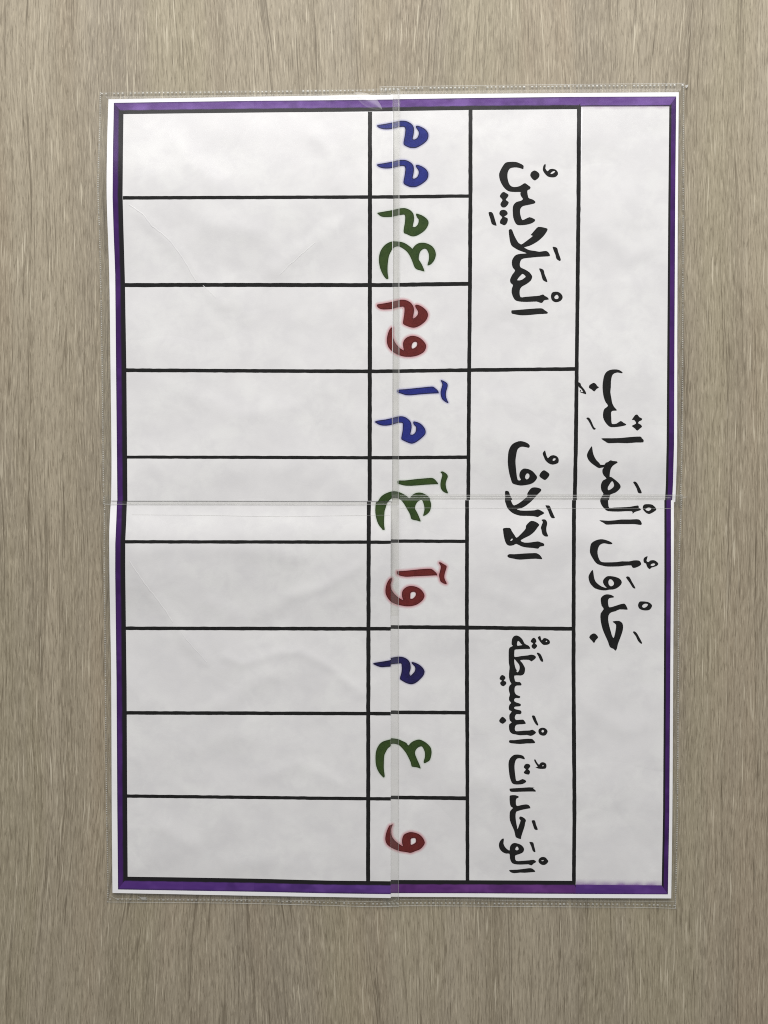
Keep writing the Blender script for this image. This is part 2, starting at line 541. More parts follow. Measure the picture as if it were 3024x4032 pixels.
SLEEVE = {
    'UL': dict(L=[(391, 362), (389, 500), (382, 700), (383, 800), (389, 950), (396, 1300), (399, 1500), (403, 1900), (405, 1986)],
               R=[(1573, 347), (1570.5, 1200), (1570, 1600), (1571, 1987)],
               T=[(391, 362), (700, 358), (1000, 355), (1300, 351), (1573, 347)]),
    'UR': dict(L=[(1495, 341), (1498, 1200), (1500, 1990)],
               R=[(2697, 327), (2696, 800), (2694, 1300), (2691, 1750), (2684, 1990)],
               T=[(1495, 341), (1800, 337), (2200, 332), (2697, 327)]),
    'LR': dict(L=[(1504, 1946), (1503, 2700), (1506, 3569)],
               R=[(2689, 1946), (2684, 2050), (2677, 2250), (2674, 2800), (2671, 3200), (2663, 3578)],
               T=[(1504, 1946), (2000, 1945), (2689, 1946)]),
    'LL': dict(L=[(408, 1950), (408, 2000), (406.5, 2200), (409, 2450), (412, 2800), (416, 3200), (421, 3450), (420, 3553)],
               R=[(1572, 1950), (1570, 2200), (1570, 2800), (1569.5, 3300), (1570.5, 3571)],
               T=[(408, 1950), (1572, 1950)]),
}
SLEEVE['UL']['B'] = [(405, 1986), (1000, 1986.5), (1571, 1987)]
SLEEVE['UR']['B'] = [(1500, 1990), (2684, 1990)]
SLEEVE['LR']['B'] = [(1506, 3569), (1700, 3568), (2200, 3572), (2500, 3574), (2663, 3578)]
SLEEVE['LL']['B'] = [(420, 3553), (650, 3555), (900, 3557.5), (1200, 3564), (1450, 3571), (1570.5, 3571)]
for d in PAPER.values():
    d['L'], d['R'] = smooth_open(d['L']), smooth_open(d['R'])
    d['T'] = [d['L'][0], d['R'][0]]
    d['B'] = [d['L'][-1], d['R'][-1]]
PAPER['LL']['B'] = smooth_open([(443, 3516), (720, 3521.5), (1000, 3527), (1300, 3532), (1538.5, 3536)])
PAPER['LR']['B'] = smooth_open([(1530, 3531), (1850, 3532.5), (2200, 3535.6), (2643, 3537.5)])
PAPER['UL']['T'] = smooth_open([(427, 390.5), (700, 386), (1000, 380.5), (1300, 376), (1547, 373)])
for d in SLEEVE.values():
    for k in 'LRTB':
        d[k] = smooth_open(d[k])

def coons(bm, s, d, lift, step, flat):
    """Sheet filling the four measured edges."""
    uvl = bm.loops.layers.uv.verify()
    nu = max(2, int(math.dist(d['T'][0], d['T'][-1]) / step))
    nv = max(2, int(math.dist(d['L'][0], d['L'][-1]) / step))
    c00, c10, c01, c11 = d['L'][0], d['R'][0], d['L'][-1], d['R'][-1]
    T = [at(d['T'], i / nu) for i in range(nu + 1)]
    B = [at(d['B'], i / nu) for i in range(nu + 1)]
    g = []
    for j in range(nv + 1):
        v = j / nv
        l, r = at(d['L'], v), at(d['R'], v)
        row = []
        for i in range(nu + 1):
            u = i / nu
            q = [(1 - v) * T[i][k] + v * B[i][k] + (1 - u) * l[k] + u * r[k]
                 - ((1 - u) * (1 - v) * c00[k] + u * (1 - v) * c10[k] + (1 - u) * v * c01[k] + u * v * c11[k]) for k in (0, 1)]
            z = (base_z(s, *q) if flat else sheet_z(s, *q)) + lift
            row.append(bm.verts.new(P(q[0], q[1], z)))
        g.append(row)
    for j in range(nv):
        for i in range(nu):
            f = bm.faces.new((g[j][i], g[j + 1][i], g[j + 1][i + 1], g[j][i + 1]))
            f.smooth = True
    return bm

SHEET_LABEL = {
    'UL': "white sheet of blank cells and coloured letters, purple border along its top and left",
    'UR': "white sheet with black Arabic headings and coloured letters, purple border along its top and right",
    'LL': "white sheet of blank cells and coloured letters, purple border along its bottom and left",
    'LR': "white sheet with black Arabic headings and coloured letters, purple border along its bottom and right",
}
SLEEVE_LABEL = {
    'UL': "clear plastic sleeve round the blank-celled sheet that has purple border on top and left",
    'UR': "clear plastic sleeve round the black-headed sheet that has purple border on top and right",
    'LL': "clear plastic sleeve round the blank-celled sheet that has purple border on bottom and left",
    'LR': "clear plastic sleeve round the black-headed sheet that has purple border on bottom and right",
}
SHEET, SLV = {}, {}
for s in ('UR', 'LR', 'LL', 'UL'):
    bm = coons(bmesh.new(), s, PAPER[s], 0.0, 10.0, False)
    SHEET[s] = tag(mesh_obj("printed_sheet", bm, M_MARGIN), SHEET_LABEL[s], "printed sheet", "printed quarter sheets of the chart")

# ------------------------------------------------------------------ purple borders
def border(s, outer, inner, mats, cuts):
    """Printed frame; cuts = [(i0, i1, material index)] over matching vertices of the outer and inner lines."""
    bm = bmesh.new()
    for i0, i1, mi in cuts:
        for i in range(i0, i1):
            patch(bm, s, [outer[i], outer[i + 1]], [inner[i], inner[i + 1]], LAYER['line'], 16.0, 4, 0.0, mi)
    mesh_obj("border", bm, mats, SHEET[s])

border('UL',
       [(462, 1972), (460.5, 1801), (457, 1450), (453.7, 1080), (447, 900), (443.4, 776), (445, 580), (448.4, 405), (700, 401), (1000, 397), (1300, 394.5), (1546.5, 391.5)],
       [(501.5, 1972), (500.5, 1801), (497.5, 1452), (492, 1114), (486.5, 920), (482.6, 770), (484, 600), (486, 449), (700, 446.5), (1000, 443), (1300, 440), (1546.5, 437.5)],
       [MB_LEFT, MB_TOP], [(0, 7, 0), (7, 11, 1)])
border('UR',
       [(1537, 391), (1845, 386), (2200, 381.8), (2280, 381.2), (2288, 381.2), (2662.5, 379.8), (2658.5, 800), (2656, 1300), (2654, 1750), (2650, 1900), (2646.5, 1976)],
       [(1537, 437.6), (1845, 432.5), (2200, 430), (2280, 429.5), (2284, 419.5), (2635.5, 418.8), (2631.6, 800), (2628, 1300), (2625, 1750), (2622, 1900), (2618.5, 1976)],
       [MB_TOP, MB_TOP_THIN, MB_RIGHT], [(0, 4, 0), (4, 5, 1), (5, 10, 2)])
border('LL',
       [(461, 1966), (458, 2050), (454, 2140), (453.6, 2250), (456.6, 2500), (459, 2700), (462, 3200), (464.8, 3502), (720, 3506.5), (1000, 3511), (1300, 3517.6), (1538.4, 3520.6)],
       [(500, 1966), (497, 2050), (493.2, 2130), (493.2, 2250), (496, 2500), (498.5, 2700), (501, 3200), (502.6, 3452), (720, 3455), (1000, 3459.7), (1300, 3467.5), (1538.4, 3470)],
       [MB_LEFT, MB_BOT], [(0, 7, 0), (7, 11, 1)])
border('LR',
       [(1531, 3516.5), (1845, 3517), (2252, 3519.5), (2262, 3519.7), (2266.5, 3519.7), (2629.8, 3521.4), (2635.4, 3200), (2639, 2700), (2642, 2250), (2641.8, 1969.5)],
       [(1531, 3465), (1845, 3466), (2252, 3468.3), (2262, 3468.5), (2266.5, 3483), (2605.5, 3486), (2611, 3200), (2614, 2700), (2616, 2250), (2616, 1969.5)],
       [MB_BOT_R, MB_BOT_PLAIN, MB_RIGHT], [(0, 4, 0), (4, 5, 1), (5, 9, 2)])

def bleed_strip(s, a, b, mat):
    """Ink that has spread from the border into the paper: dense at line a, gone at line b."""
    bm = bmesh.new()
    lay = bm.verts.layers.float.new('bleed')
    n = 24
    rows = []
    for i in range(n + 1):
        p, q = at(a, i / n), at(b, i / n)
        row = []
        for k in range(4):
            t = k / 3
            x, y = p[0] + (q[0] - p[0]) * t, p[1] + (q[1] - p[1]) * t
            v = bm.verts.new(P(x, y, sheet_z(s, x, y) + LAYER['halo']))
            v[lay] = (1 - t) * (0.75 + 0.5 * noise.noise(Vector((x / 30.0, y / 30.0, 6.0)))) if k < 3 else 0.0
            row.append(v)
        rows.append(row)
    for r0, r1 in zip(rows, rows[1:]):
        for k in range(3):
            f = bm.faces.new((r0[k], r0[k + 1], r1[k + 1], r1[k]))
            f.normal_update()
            if f.normal.z < 0:
                f.normal_flip()
    mesh_obj("ink_bleed", bm, mat, SHEET[s])

M_PURPLE_BLEED = make_halo("purple_bleed", (0.26, 0.12, 0.40), 0.75)
bleed_strip('LR', [(2268, 3484), (2605, 3487)], [(2268, 3458), (2605, 3462)], M_PURPLE_BLEED)
bleed_strip('UR', [(2289, 419), (2634, 418)], [(2289, 434), (2634, 433)], make_halo("pink_bleed", (0.55, 0.42, 0.58), 0.55))

# ------------------------------------------------------------------ ruled lines: upper/left edge and lower/right edge
def H(*pts):   # (x, y_top, y_bottom)
    return [(x, a) for x, a, b in pts], [(x, b) for x, a, b in pts]
def V(*pts):   # (y, x_left, x_right)
    return [(a, y) for y, a, b in pts], [(b, y) for y, a, b in pts]
LINES = {
    'UL': [V((440, 1448.8, 1464.8), (1000, 1448.5, 1464.8), (1972, 1447.6, 1463.6)),
           H((484, 772.3, 785.8), (1000, 770.5, 784), (1449, 769, 782.3), (1547, 768.2, 782)),
           H((491, 1114.6, 1130.5), (900, 1113.8, 1129.5), (1449, 1114.6, 1130.5), (1546, 1114, 1130)),
           H((497, 1450.4, 1464.8), (1000, 1453, 1467.4), (1449, 1455, 1469.4), (1545.5, 1454.3, 1469)),
           H((500.5, 1793.7, 1805.5), (1000, 1794.5, 1807), (1449, 1795.8, 1809), (1544.5, 1795.3, 1809))],
    'UR': [V((431, 1845, 1860.5), (830, 1844.3, 1860), (1180, 1842.3, 1857.5), (1500, 1839.5, 1854.5), (1800, 1837.5, 1852.3), (1976, 1836.5, 1851)),
           V((419, 2271.8, 2288), (800, 2270, 2286), (1400, 2264, 2278.8), (1750, 2259.6, 2275.5), (1976, 2255, 2270.8)),
           H((1536, 768.3, 782), (1700, 766.6, 780.5), (1846, 765, 778)),
           H((1536, 1114, 1130), (1844, 1109.3, 1125)),
           H((1536, 1454.3, 1469), (1842, 1450, 1464.5), (2265, 1445.5, 1460)),
           H((1536, 1795.2, 1809), (1839, 1793, 1807))],
    'LR': [V((1969.5, 1831.4, 1846.7), (2400, 1831, 1845.6), (2700, 1831, 1846.6), (3050, 1833, 1847.3), (3467, 1833.5, 1848)),
           V((1969.5, 2252.4, 2268), (2300, 2251.6, 2266.6), (2640, 2250.6, 2266), (2900, 2252, 2268), (3200, 2254.4, 2269.5), (3482, 2252, 2266.8)),
           H((1531, 2123.5, 2136.8), (1833, 2125, 2138)),
           H((1531, 2461.8, 2476), (1832, 2462.8, 2479), (1880, 2464, 2479), (2253, 2468.4, 2483.4)),
           H((1531, 2797.5, 2812), (1833, 2799, 2813.4)),
           H((1531, 3132.6, 3147), (1834, 3135.5, 3151))],
    'LL': [V((1966, 1444.6, 1460.6), (2300, 1443.2, 1459.2), (2700, 1442.3, 1458.3), (3100, 1442, 1458), (3470, 1441.3, 1457.2)),
           H((492, 2126.7, 2139.8), (1000, 2127.4, 2140.5), (1445, 2128, 2141.2), (1538.4, 2128.6, 2141.4)),
           H((495, 2467, 2480.6), (1443, 2468.5, 2483.3), (1538.3, 2468.6, 2482.6)),
           H((498.5, 2799.7, 2813.8), (1443, 2802.7, 2816.6), (1538.3, 2802.6, 2817)),
           H((500, 3127.8, 3140.8), (1000, 3133.5, 3146.5), (1443, 3138.5, 3151.6), (1538.5, 3138.6, 3152))],
}
for s, ls in LINES.items():
    bm = bmesh.new()
    for k, (a, b) in enumerate(ls):
        patch(bm, s, a, b, LAYER['line'] + 0.000006 * (k % 2) + (0.00001 if k == 0 else 0), 7.0, 2, 0.9)
    mesh_obj("table_rules", bm, M_BLACK, SHEET[s])

# ------------------------------------------------------------------ table cells (a faint grey tint printed on the white paper)
def mid_at(line, q, axis):
    a, b = line
    m = [((p[0] + r[0]) / 2, (p[1] + r[1]) / 2) for p, r in zip(a, b)]
    k = axis
    for p, r in zip(m, m[1:]):
        if p[k] <= q <= r[k] or r is m[-1]:
            t = (q - p[k]) / (r[k] - p[k])
            return p[1 - k] + (r[1 - k] - p[1 - k]) * t

def cell(s, name, x0, x1, y0, y1):
    """x0/x1: line or number; y0/y1: line or number."""
    ev = lambda e, q, ax: e if isinstance(e, (int, float)) else mid_at(e, q, ax)
    yl = (ev(y0, 1000 if s in ('UL', 'LL') else 1800, 0) + ev(y1, 1000 if s in ('UL', 'LL') else 1800, 0)) / 2
    n = 8
    xs = lambda y, e: ev(e, y, 1)
    xm0, xm1 = xs(yl, x0), xs(yl, x1)
    A = [(xm0 + (xm1 - xm0) * i / n, ev(y0, xm0 + (xm1 - xm0) * i / n, 0)) for i in range(n + 1)]
    B = [(xm0 + (xm1 - xm0) * i / n, ev(y1, xm0 + (xm1 - xm0) * i / n, 0)) for i in range(n + 1)]
    A[0] = (xs(A[0][1], x0), A[0][1]); A[-1] = (xs(A[-1][1], x1), A[-1][1])
    B[0] = (xs(B[0][1], x0), B[0][1]); B[-1] = (xs(B[-1][1], x1), B[-1][1])
    bm = patch(bmesh.new(), s, A, B, LAYER['cell'], 10.0)
    return mesh_obj(name, bm, M_CELL, SHEET[s])

L = LINES
left_ul = V((446, 478, 478), (776, 476, 476), (1080, 485, 485), (1450, 491, 491), (1974, 496, 496))
rowsUL = [442, L['UL'][1], L['UL'][2], L['UL'][3], L['UL'][4], 1972]
rowsUR = [434, L['UR'][2], L['UR'][3], L['UR'][4], L['UR'][5], 1976]
left_ll = V((1960, 494, 494), (2140, 487, 487), (2500, 490, 490), (3200, 495, 495), (3480, 497, 497))
rowsLL = [1966, L['LL'][1], L['LL'][2], L['LL'][3], L['LL'][4], H((480, 3456, 3456), (1000, 3464, 3464), (1300, 3472, 3472), (1540, 3474, 3474))]
rowsLR = [1969.6, L['LR'][2], L['LR'][3], L['LR'][4], L['LR'][5], 3470]
for i in range(5):
    cell('UL', "blank_cell", left_ul, L['UL'][0], rowsUL[i], rowsUL[i + 1])
    cell('UL', "letter_cell", L['UL'][0], 1543.0 if i > 3 else 1544.5, rowsUL[i], rowsUL[i + 1])
    cell('UR', "letter_cell", 1539.0, L['UR'][0], rowsUR[i], rowsUR[i + 1])
    cell('LL', "blank_cell", left_ll, L['LL'][0], rowsLL[i], rowsLL[i + 1])
    cell('LL', "letter_cell", L['LL'][0], 1538.0, rowsLL[i], rowsLL[i + 1])
    cell('LR', "letter_cell", 1531.0, L['LR'][0], rowsLR[i], rowsLR[i + 1])
cell('UR', "heading_cell", L['UR'][0], L['UR'][1], 433, L['UR'][4])
cell('UR', "heading_cell", L['UR'][0], L['UR'][1], L['UR'][4], 1976)
right_ur = V((410, 2639, 2639), (800, 2635, 2635), (1300, 2631, 2631), (1750, 2628, 2628), (1980, 2621.5, 2621.5))
cell('UR', "title_cell", L['UR'][1], right_ur, 416, 1976)
cell('LR', "heading_cell", L['LR'][0], L['LR'][1], 1969.6, L['LR'][3])
cell('LR', "heading_cell", L['LR'][0], L['LR'][1], L['LR'][3], 3472)
right_lr = V((1960, 2619, 2619), (2250, 2619, 2619), (2700, 2617, 2617), (3200, 2614, 2614), (3500, 2608, 2608))
cell('LR', "title_cell", L['LR'][1], right_lr, 1969.6, 3489)

# ------------------------------------------------------------------ the lettering
K = 400.0 / 1659.0
def S(txt):
    v = [float(q) for q in txt.split()]
    return list(zip(v[0::2], v[1::2]))

MIM = "145 272 160 258 250 243 400 215 500 192 570 188 630 197 690 228 730 268 746 320 742 400 727 470 735 492 765 490 800 465 820 425 826 385 815 350 790 315 778 290 785 272 820 272 880 295 940 335 975 385 983 430 970 490 930 540 860 590 790 625 740 632 680 628 610 598 582 575 576 545 585 490 598 420 606 350 602 310 585 288 550 285 500 292 420 312 340 325 260 325 200 312 165 295"
# (what it is, colour, origin, [(outline, holes)])
TEXT = [
 ("blue Arabic letters", 'blue', (1450, 430), [(MIM, []), ([(x - 1, y + 639) for x, y in S(MIM)], [])]),
 ("green Arabic letters", 'green', (1450, 800), [
  ("152 158 240 140 400 112 500 88 560 80 620 85 690 118 732 165 748 225 745 290 727 375 735 388 765 387 800 358 820 315 822 262 800 235 782 195 785 172 815 176 880 200 940 240 975 280 985 320 972 370 935 430 880 478 800 525 740 540 690 532 620 500 590 490 577 460 583 400 597 320 603 250 600 205 585 185 550 188 480 198 400 218 320 224 240 222 195 205 165 180", []),
  ("275 1215 300 1237 322 1235 328 1215 318 1150 315 1080 318 1000 330 900 350 830 375 780 400 740 440 712 490 703 540 722 600 762 640 800 680 860 720 950 750 1030 785 1075 850 1095 905 1110 915 1098 880 1010 845 950 826 915 830 850 850 790 885 755 920 742 950 752 975 790 990 840 992 890 985 940 968 1003 985 1012 1030 990 1075 935 1100 870 1103 820 1085 760 1050 710 1000 675 940 652 880 645 820 655 770 685 735 725 720 743 695 720 640 678 580 645 520 630 450 624 390 625 330 645 270 685 220 745 190 810 176 880 175 950 185 1020 205 1090 240 1165", [])]),
 ("red Arabic letters", 'red', (1450, 1130), [
  ("143 300 155 283 230 272 400 240 500 215 560 208 630 220 690 255 730 305 747 365 742 430 728 500 740 512 770 495 805 455 815 410 800 375 775 335 768 305 785 290 830 298 890 330 945 380 972 430 972 480 945 540 890 595 820 640 750 662 690 655 620 630 585 612 568 590 572 540 585 460 592 390 590 340 575 320 530 322 460 335 390 355 300 364 220 362 175 345 150 322", []),
  ("370 668 385 660 400 668 400 700 398 770 410 840 435 900 470 950 520 1000 560 1025 585 1035 573 985 568 930 580 880 610 840 660 810 720 797 780 805 840 830 890 870 930 920 945 960 940 1000 915 1050 870 1085 800 1118 720 1135 650 1138 580 1133 500 1110 430 1075 380 1040 340 995 315 945 305 890 308 820 325 750 345 700",
   ["712 1000 708 960 718 925 740 900 770 892 795 905 800 935 790 965 765 990 735 1005"])]),
 ("blue Arabic letters", 'blue', (1450, 1460), [
  ("485 312 600 300 750 285 900 270 1000 260 1050 258 1075 268 1120 305 1145 335 1150 362 1130 366 1000 372 850 383 720 396 650 398 600 392 530 368 485 355", []),
  ("1185 160 1200 153 1240 170 1285 200 1298 235 1290 280 1275 330 1268 390 1275 440 1300 500 1308 515 1295 524 1250 500 1210 465 1190 420 1181 360 1190 300 1205 250 1208 210", []),
  ("108 832 160 812 280 795 400 768 480 748 550 743 610 760 665 800 695 840 707 890 705 950 688 1030 695 1042 730 1040 765 1010 780 965 778 915 750 885 735 855 738 832 760 828 820 845 875 880 920 935 936 980 932 1030 890 1080 830 1130 770 1170 720 1187 680 1183 620 1160 560 1130 540 1110 545 1060 560 980 565 900 562 860 545 848 490 848 400 875 320 892 240 893 180 880 135 855", [])]),
 ("green Arabic letters", 'green', (1450, 1800), [
  ("485 385 600 380 750 362 900 348 1000 340 1050 342 1085 362 1120 400 1140 435 1100 440 950 448 800 460 700 466 620 465 560 455 500 438 485 435", []),
  ("1182 248 1195 235 1220 235 1270 265 1297 300 1295 335 1275 385 1265 440 1275 510 1300 575 1290 590 1240 570 1205 540 1182 490 1180 420 1195 350 1208 300 1200 265", []),
  ("220 1165 235 1185 262 1187 268 1170 258 1080 265 900 280 840 305 760 330 720 365 685 400 668 440 668 500 675 545 710 590 770 630 840 680 930 700 1000 735 1022 800 1035 850 1050 855 1040 820 950 790 890 765 840 770 790 800 735 840 705 870 700 890 720 912 790 918 850 910 900 897 950 910 957 960 930 1005 880 1025 810 1023 750 1008 700 1000 665 960 625 900 592 840 578 780 585 730 610 695 645 685 670 660 665 620 630 560 595 500 570 440 557 380 560 310 582 250 612 200 655 165 710 150 722 128 740 118 800 115 880 125 970 150 1060 185 1125", [])]),
 ("red Arabic letters", 'red', (1450, 2180), [
  ("465 300 480 288 600 280 750 265 880 252 980 247 1035 252 1080 285 1115 320 1120 345 1105 352 900 362 750 368 650 375 590 372 520 358 475 335", []),
  ("1155 150 1175 140 1220 165 1270 195 1280 215 1268 260 1250 320 1242 380 1255 430 1280 480 1272 495 1230 485 1180 450 1165 400 1157 350 1170 290 1185 230 1180 190", []),
  ("350 412 385 400 385 440 365 500 372 570 395 615 440 670 500 720 570 757 555 710 550 660 560 610 590 570 640 538 700 528 770 538 840 570 890 620 915 670 915 705 890 755 840 800 780 835 700 855 620 857 540 845 460 825 390 795 340 750 300 690 282 630 285 560 300 500 320 455",
   ["688 735 686 690 690 645 715 625 750 622 775 640 778 670 760 705 725 735"])]),
 ("dark blue Arabic letter", 'navy', (1450, 2500), [
  ("80 470 110 455 200 440 290 425 366 408 367 380 420 365 490 355 560 360 620 385 665 425 688 480 692 550 675 615 678 650 692 665 730 630 760 590 768 545 755 510 725 480 708 455 720 443 770 455 830 485 885 530 915 580 918 615 895 670 840 730 780 780 720 803 670 800 610 780 550 745 522 725 520 690 538 630 548 560 545 500 538 468 500 466 430 473 367 483 366 513 300 520 220 525 160 512 110 490", [])]),
 ("green Arabic letter", 'green', (1450, 2860), [
  ("240 828 262 830 268 800 255 700 255 600 262 480 285 420 320 360 366 320 368 293 420 283 490 300 530 330 580 385 620 440 660 515 690 580 705 640 720 658 800 670 850 688 855 680 830 610 790 520 765 450 770 400 800 355 840 332 875 328 905 370 925 430 925 500 905 575 920 600 965 580 1005 550 1030 470 1033 400 1015 340 960 280 900 240 840 217 790 222 730 245 690 275 655 310 620 270 560 240 500 213 440 200 368 195 366 210 300 228 240 248 190 285 150 345 125 420 118 500 122 600 140 680 180 760", [])]),
 ("red Arabic letter", 'red', (1450, 3160), [
  ("345 378 368 368 400 358 385 390 375 450 382 535 410 590 450 635 510 680 565 712 553 660 553 610 565 560 590 520 640 495 690 483 760 492 830 520 885 570 918 630 920 670 890 720 840 765 770 792 695 820 620 808 540 797 470 778 385 740 340 712 300 670 280 610 282 550 298 480 320 425",
   ["697 690 692 640 695 595 730 578 765 580 780 605 778 645 745 675"])]),
 ("black Arabic heading word", 'black', (1880, 620), [
  ("385 190 420 130 460 85 520 72 620 72 690 95 750 130 752 165 745 188 690 170 630 160 570 165 530 180 500 225 490 280 493 345 510 410 535 455 580 480 640 480 700 462 745 432 780 420 830 455 868 485 850 520 820 530 815 570 825 630 840 665 900 685 940 715 945 735 920 752 820 775 750 790 715 815 697 855 697 910 710 970 735 1022 790 1000 850 975 910 995 940 1015 935 1040 880 1075 790 1098 700 1105 645 1095 610 1050 585 980 577 900 578 810 600 760 640 725 700 710 735 690 740 668 712 630 700 590 702 562 620 562 530 555 470 525 420 470 380 400 358 330 355 260", []),
  ("862 290 880 240 930 212 975 230 1012 270 1005 320 965 358 930 372 890 340", []),
  ("1068 180 1080 130 1108 105 1115 135 1110 180 1145 225 1175 195 1225 185 1280 200 1312 240 1312 280 1270 318 1200 322 1145 305 1100 260 1072 215", ["1200 270 1195 255 1230 225 1265 220 1265 235 1235 260"]),
  ("365 628 395 580 430 562 465 580 508 610 490 650 462 690 500 720 510 742 480 790 440 815 400 808 375 770 385 735 410 695 380 655", []),
  ("358 910 370 875 405 855 455 860 490 895 488 930 450 955 440 970 490 990 495 1030 475 1080 440 1105 400 1090 368 1070 375 1020 405 975 365 935", []),
  ("180 900 230 892 260 930 290 1030 312 1105 295 1110 235 1085 210 1000", []),
  ("512 1211 515 1181 545 1169 570 1191 600 1271 660 1381 690 1406 720 1419 770 1386 850 1326 905 1279 870 1266 890 1241 950 1171 995 1133 1080 1143 1140 1161 1143 1181 1130 1211 1080 1281 1000 1356 930 1401 850 1441 765 1466 790 1486 850 1513 940 1526 1010 1539 1080 1529 1130 1529 1165 1556 1185 1601 1150 1613 1000 1621 850 1636 750 1649 710 1676 692 1731 695 1776 715 1801 780 1831 850 1876 890 1931 892 1961 870 2011 800 2066 735 2101 700 2141 688 2201 705 2281 780 2276 900 2266 1010 2256 1070 2236 1100 2261 1140 2281 1165 2316 1110 2326 1085 2336 1055 2373 1010 2366 965 2351 850 2356 750 2356 660 2346 610 2321 575 2261 558 2201 562 2141 580 2081 545 2051 532 2011 540 1971 570 1911 615 1846 580 1801 562 1741 565 1681 590 1631 630 1591 700 1573 770 1569 805 1561 750 1541 670 1511 600 1471 550 1426 525 1331",
   ["652 2006 665 1971 700 1931 735 1899 765 1916 788 1946 755 1976 715 2001"]),
  ("1228 1466 1245 1458 1300 1476 1315 1531 1340 1601 1360 1661 1355 1683 1335 1686 1290 1651 1275 1591 1250 1531", []),
  ("1008 1821 1025 1811 1080 1836 1095 1901 1120 1961 1142 2021 1130 2033 1070 2001 1050 1941 1030 1871", []),
  ("1200 2271 1210 2221 1240 2196 1310 2193 1360 2221 1388 2261 1388 2301 1355 2341 1300 2361 1255 2356 1215 2326", ["1255 2286 1270 2256 1300 2239 1325 2271 1315 2306 1275 2311"]),
  ("555 2501 600 2494 750 2481 900 2469 1000 2463 1060 2466 1100 2496 1142 2523 1138 2549 1000 2556 850 2571 740 2576 660 2569 600 2556 560 2546", [])]),
 ("black Arabic heading word", 'black', (1880, 1700), [
  ("500 380 510 310 540 240 580 195 640 165 700 152 770 165 830 195 855 230 840 260 800 252 730 242 680 260 650 300 635 370 623 450 623 530 632 620 640 700 660 790 710 785 688 740 685 690 705 640 740 608 775 600 840 612 900 645 950 700 975 740 960 780 920 825 860 855 770 872 700 877 620 860 570 838 545 770 520 680 503 580 495 480", ["778 745 790 700 815 678 842 690 850 725 835 760 800 778"]),
  ("1010 720 1040 660 1085 628 1130 650 1175 690 1160 735 1110 785 1065 770", []),
  ("1065 355 1085 320 1105 305 1115 345 1130 395 1152 430 1190 395 1240 382 1295 400 1325 440 1325 490 1305 515 1230 535 1165 515 1110 465 1085 410", ["1228 468 1235 440 1260 430 1278 440 1265 465 1240 475"]),
  ("450 1010 457 965 510 975 530 1030 550 1070 568 1112 548 1118 570 1175 600 1202 680 1165 770 1095 820 1045 812 1015 850 950 895 912 970 910 1038 935 1035 970 985 1020 940 1070 890 1125 800 1200 715 1248 640 1260 700 1285 820 1288 930 1282 990 1267 1050 1295 1092 1330 1020 1370 985 1392 920 1378 800 1372 700 1370 600 1340 540 1300 490 1245 465 1180 448 1120 455 1070", []),
  ("1110 1205 1135 1203 1180 1210 1210 1280 1245 1360 1265 1402 1250 1410 1215 1408 1185 1370 1155 1290", []),
  ("1045 1440 1075 1430 1110 1435 1135 1470 1138 1510 1125 1570 1130 1640 1155 1700 1135 1710 1100 1705 1060 1670 1045 1600 1035 1570 1050 1520 1068 1470", []),
  ("425 1575 530 1572 560 1620 610 1695 640 1730 700 1680 770 1605 790 1570 795 1530 850 1470 890 1455 950 1470 1010 1515 985 1555 930 1630 850 1695 705 1770 770 1810 880 1805 985 1790 1030 1805 1075 1820 1092 1845 1080 1865 1020 1875 990 1908 920 1898 800 1888 720 1870 635 1830 590 1850 530 1860 480 1840 450 1780 430 1700 420 1620", ["535 1775 565 1740 575 1760 555 1780"]),
  ("488 2025 520 1998 600 2000 760 1988 900 1982 965 1983 1020 2015 1055 2065 1045 2080 950 2072 800 2080 700 2087 630 2080 600 2073 540 2062 505 2050", [])]),
 ("black Arabic heading word", 'black', (1880, 2460), [
  ("560 325 558 280 570 220 600 185 640 175 690 195 735 240 765 300 800 325 840 345 862 385 840 393 750 395 660 400 610 408 603 450 603 520 650 523 720 510 820 500 880 487 930 500 955 525 940 555 880 597 840 572 700 575 730 620 765 680 778 720 770 780 745 815 700 828 605 828 608 890 625 930 690 935 718 965 710 990 650 990 615 1010 605 1060 612 1110 640 1145 690 1165 700 1180 680 1198 625 1195 600 1220 605 1250 640 1270 700 1290 708 1315 690 1330 620 1335 600 1350 610 1375 660 1388 705 1400 720 1430 700 1460 640 1458 615 1490 612 1530 640 1555 740 1548 770 1575 788 1605 775 1619 690 1626 640 1632 615 1664 612 1714 640 1739 760 1729 850 1726 900 1714 945 1744 955 1764 920 1794 870 1814 810 1799 700 1804 620 1789 570 1779 530 1744 515 1684 520 1624 560 1594 530 1564 520 1504 525 1464 560 1414 520 1394 512 1349 525 1304 550 1274 520 1240 515 1190 530 1140 515 1080 512 1030 530 985 555 965 530 920 515 850 518 760 525 690 512 620 510 500 512 410 530 370 580 345",
   ["650 340 648 290 665 262 690 280 710 310 735 330 690 338", "602 560 640 600 680 650 690 700 680 745 655 778 635 755 645 745 625 715 605 640"]),
  ("870 265 895 225 925 212 955 240 962 280 940 300 970 330 970 360 930 395 890 370 885 335 910 305 880 285", []),
  ("985 210 1005 190 1025 182 1035 215 1050 255 1080 220 1120 220 1165 245 1185 280 1170 315 1100 330 1060 315 1020 270", ["1113 275 1125 258 1140 268 1130 282"]),
  ("968 465 990 455 1030 480 1060 540 1075 595 1050 602 1020 570 995 510", []),
  ("360 880 380 835 410 820 450 845 455 880 430 910 465 930 470 965 425 1002 385 985 370 945 400 915 380 900", []),
  ("355 1565 375 1530 408 1502 450 1530 472 1565 440 1600 410 1615 370 1595", []),
  ("888 1490 935 1487 965 1560 995 1635 970 1640 930 1590", []),
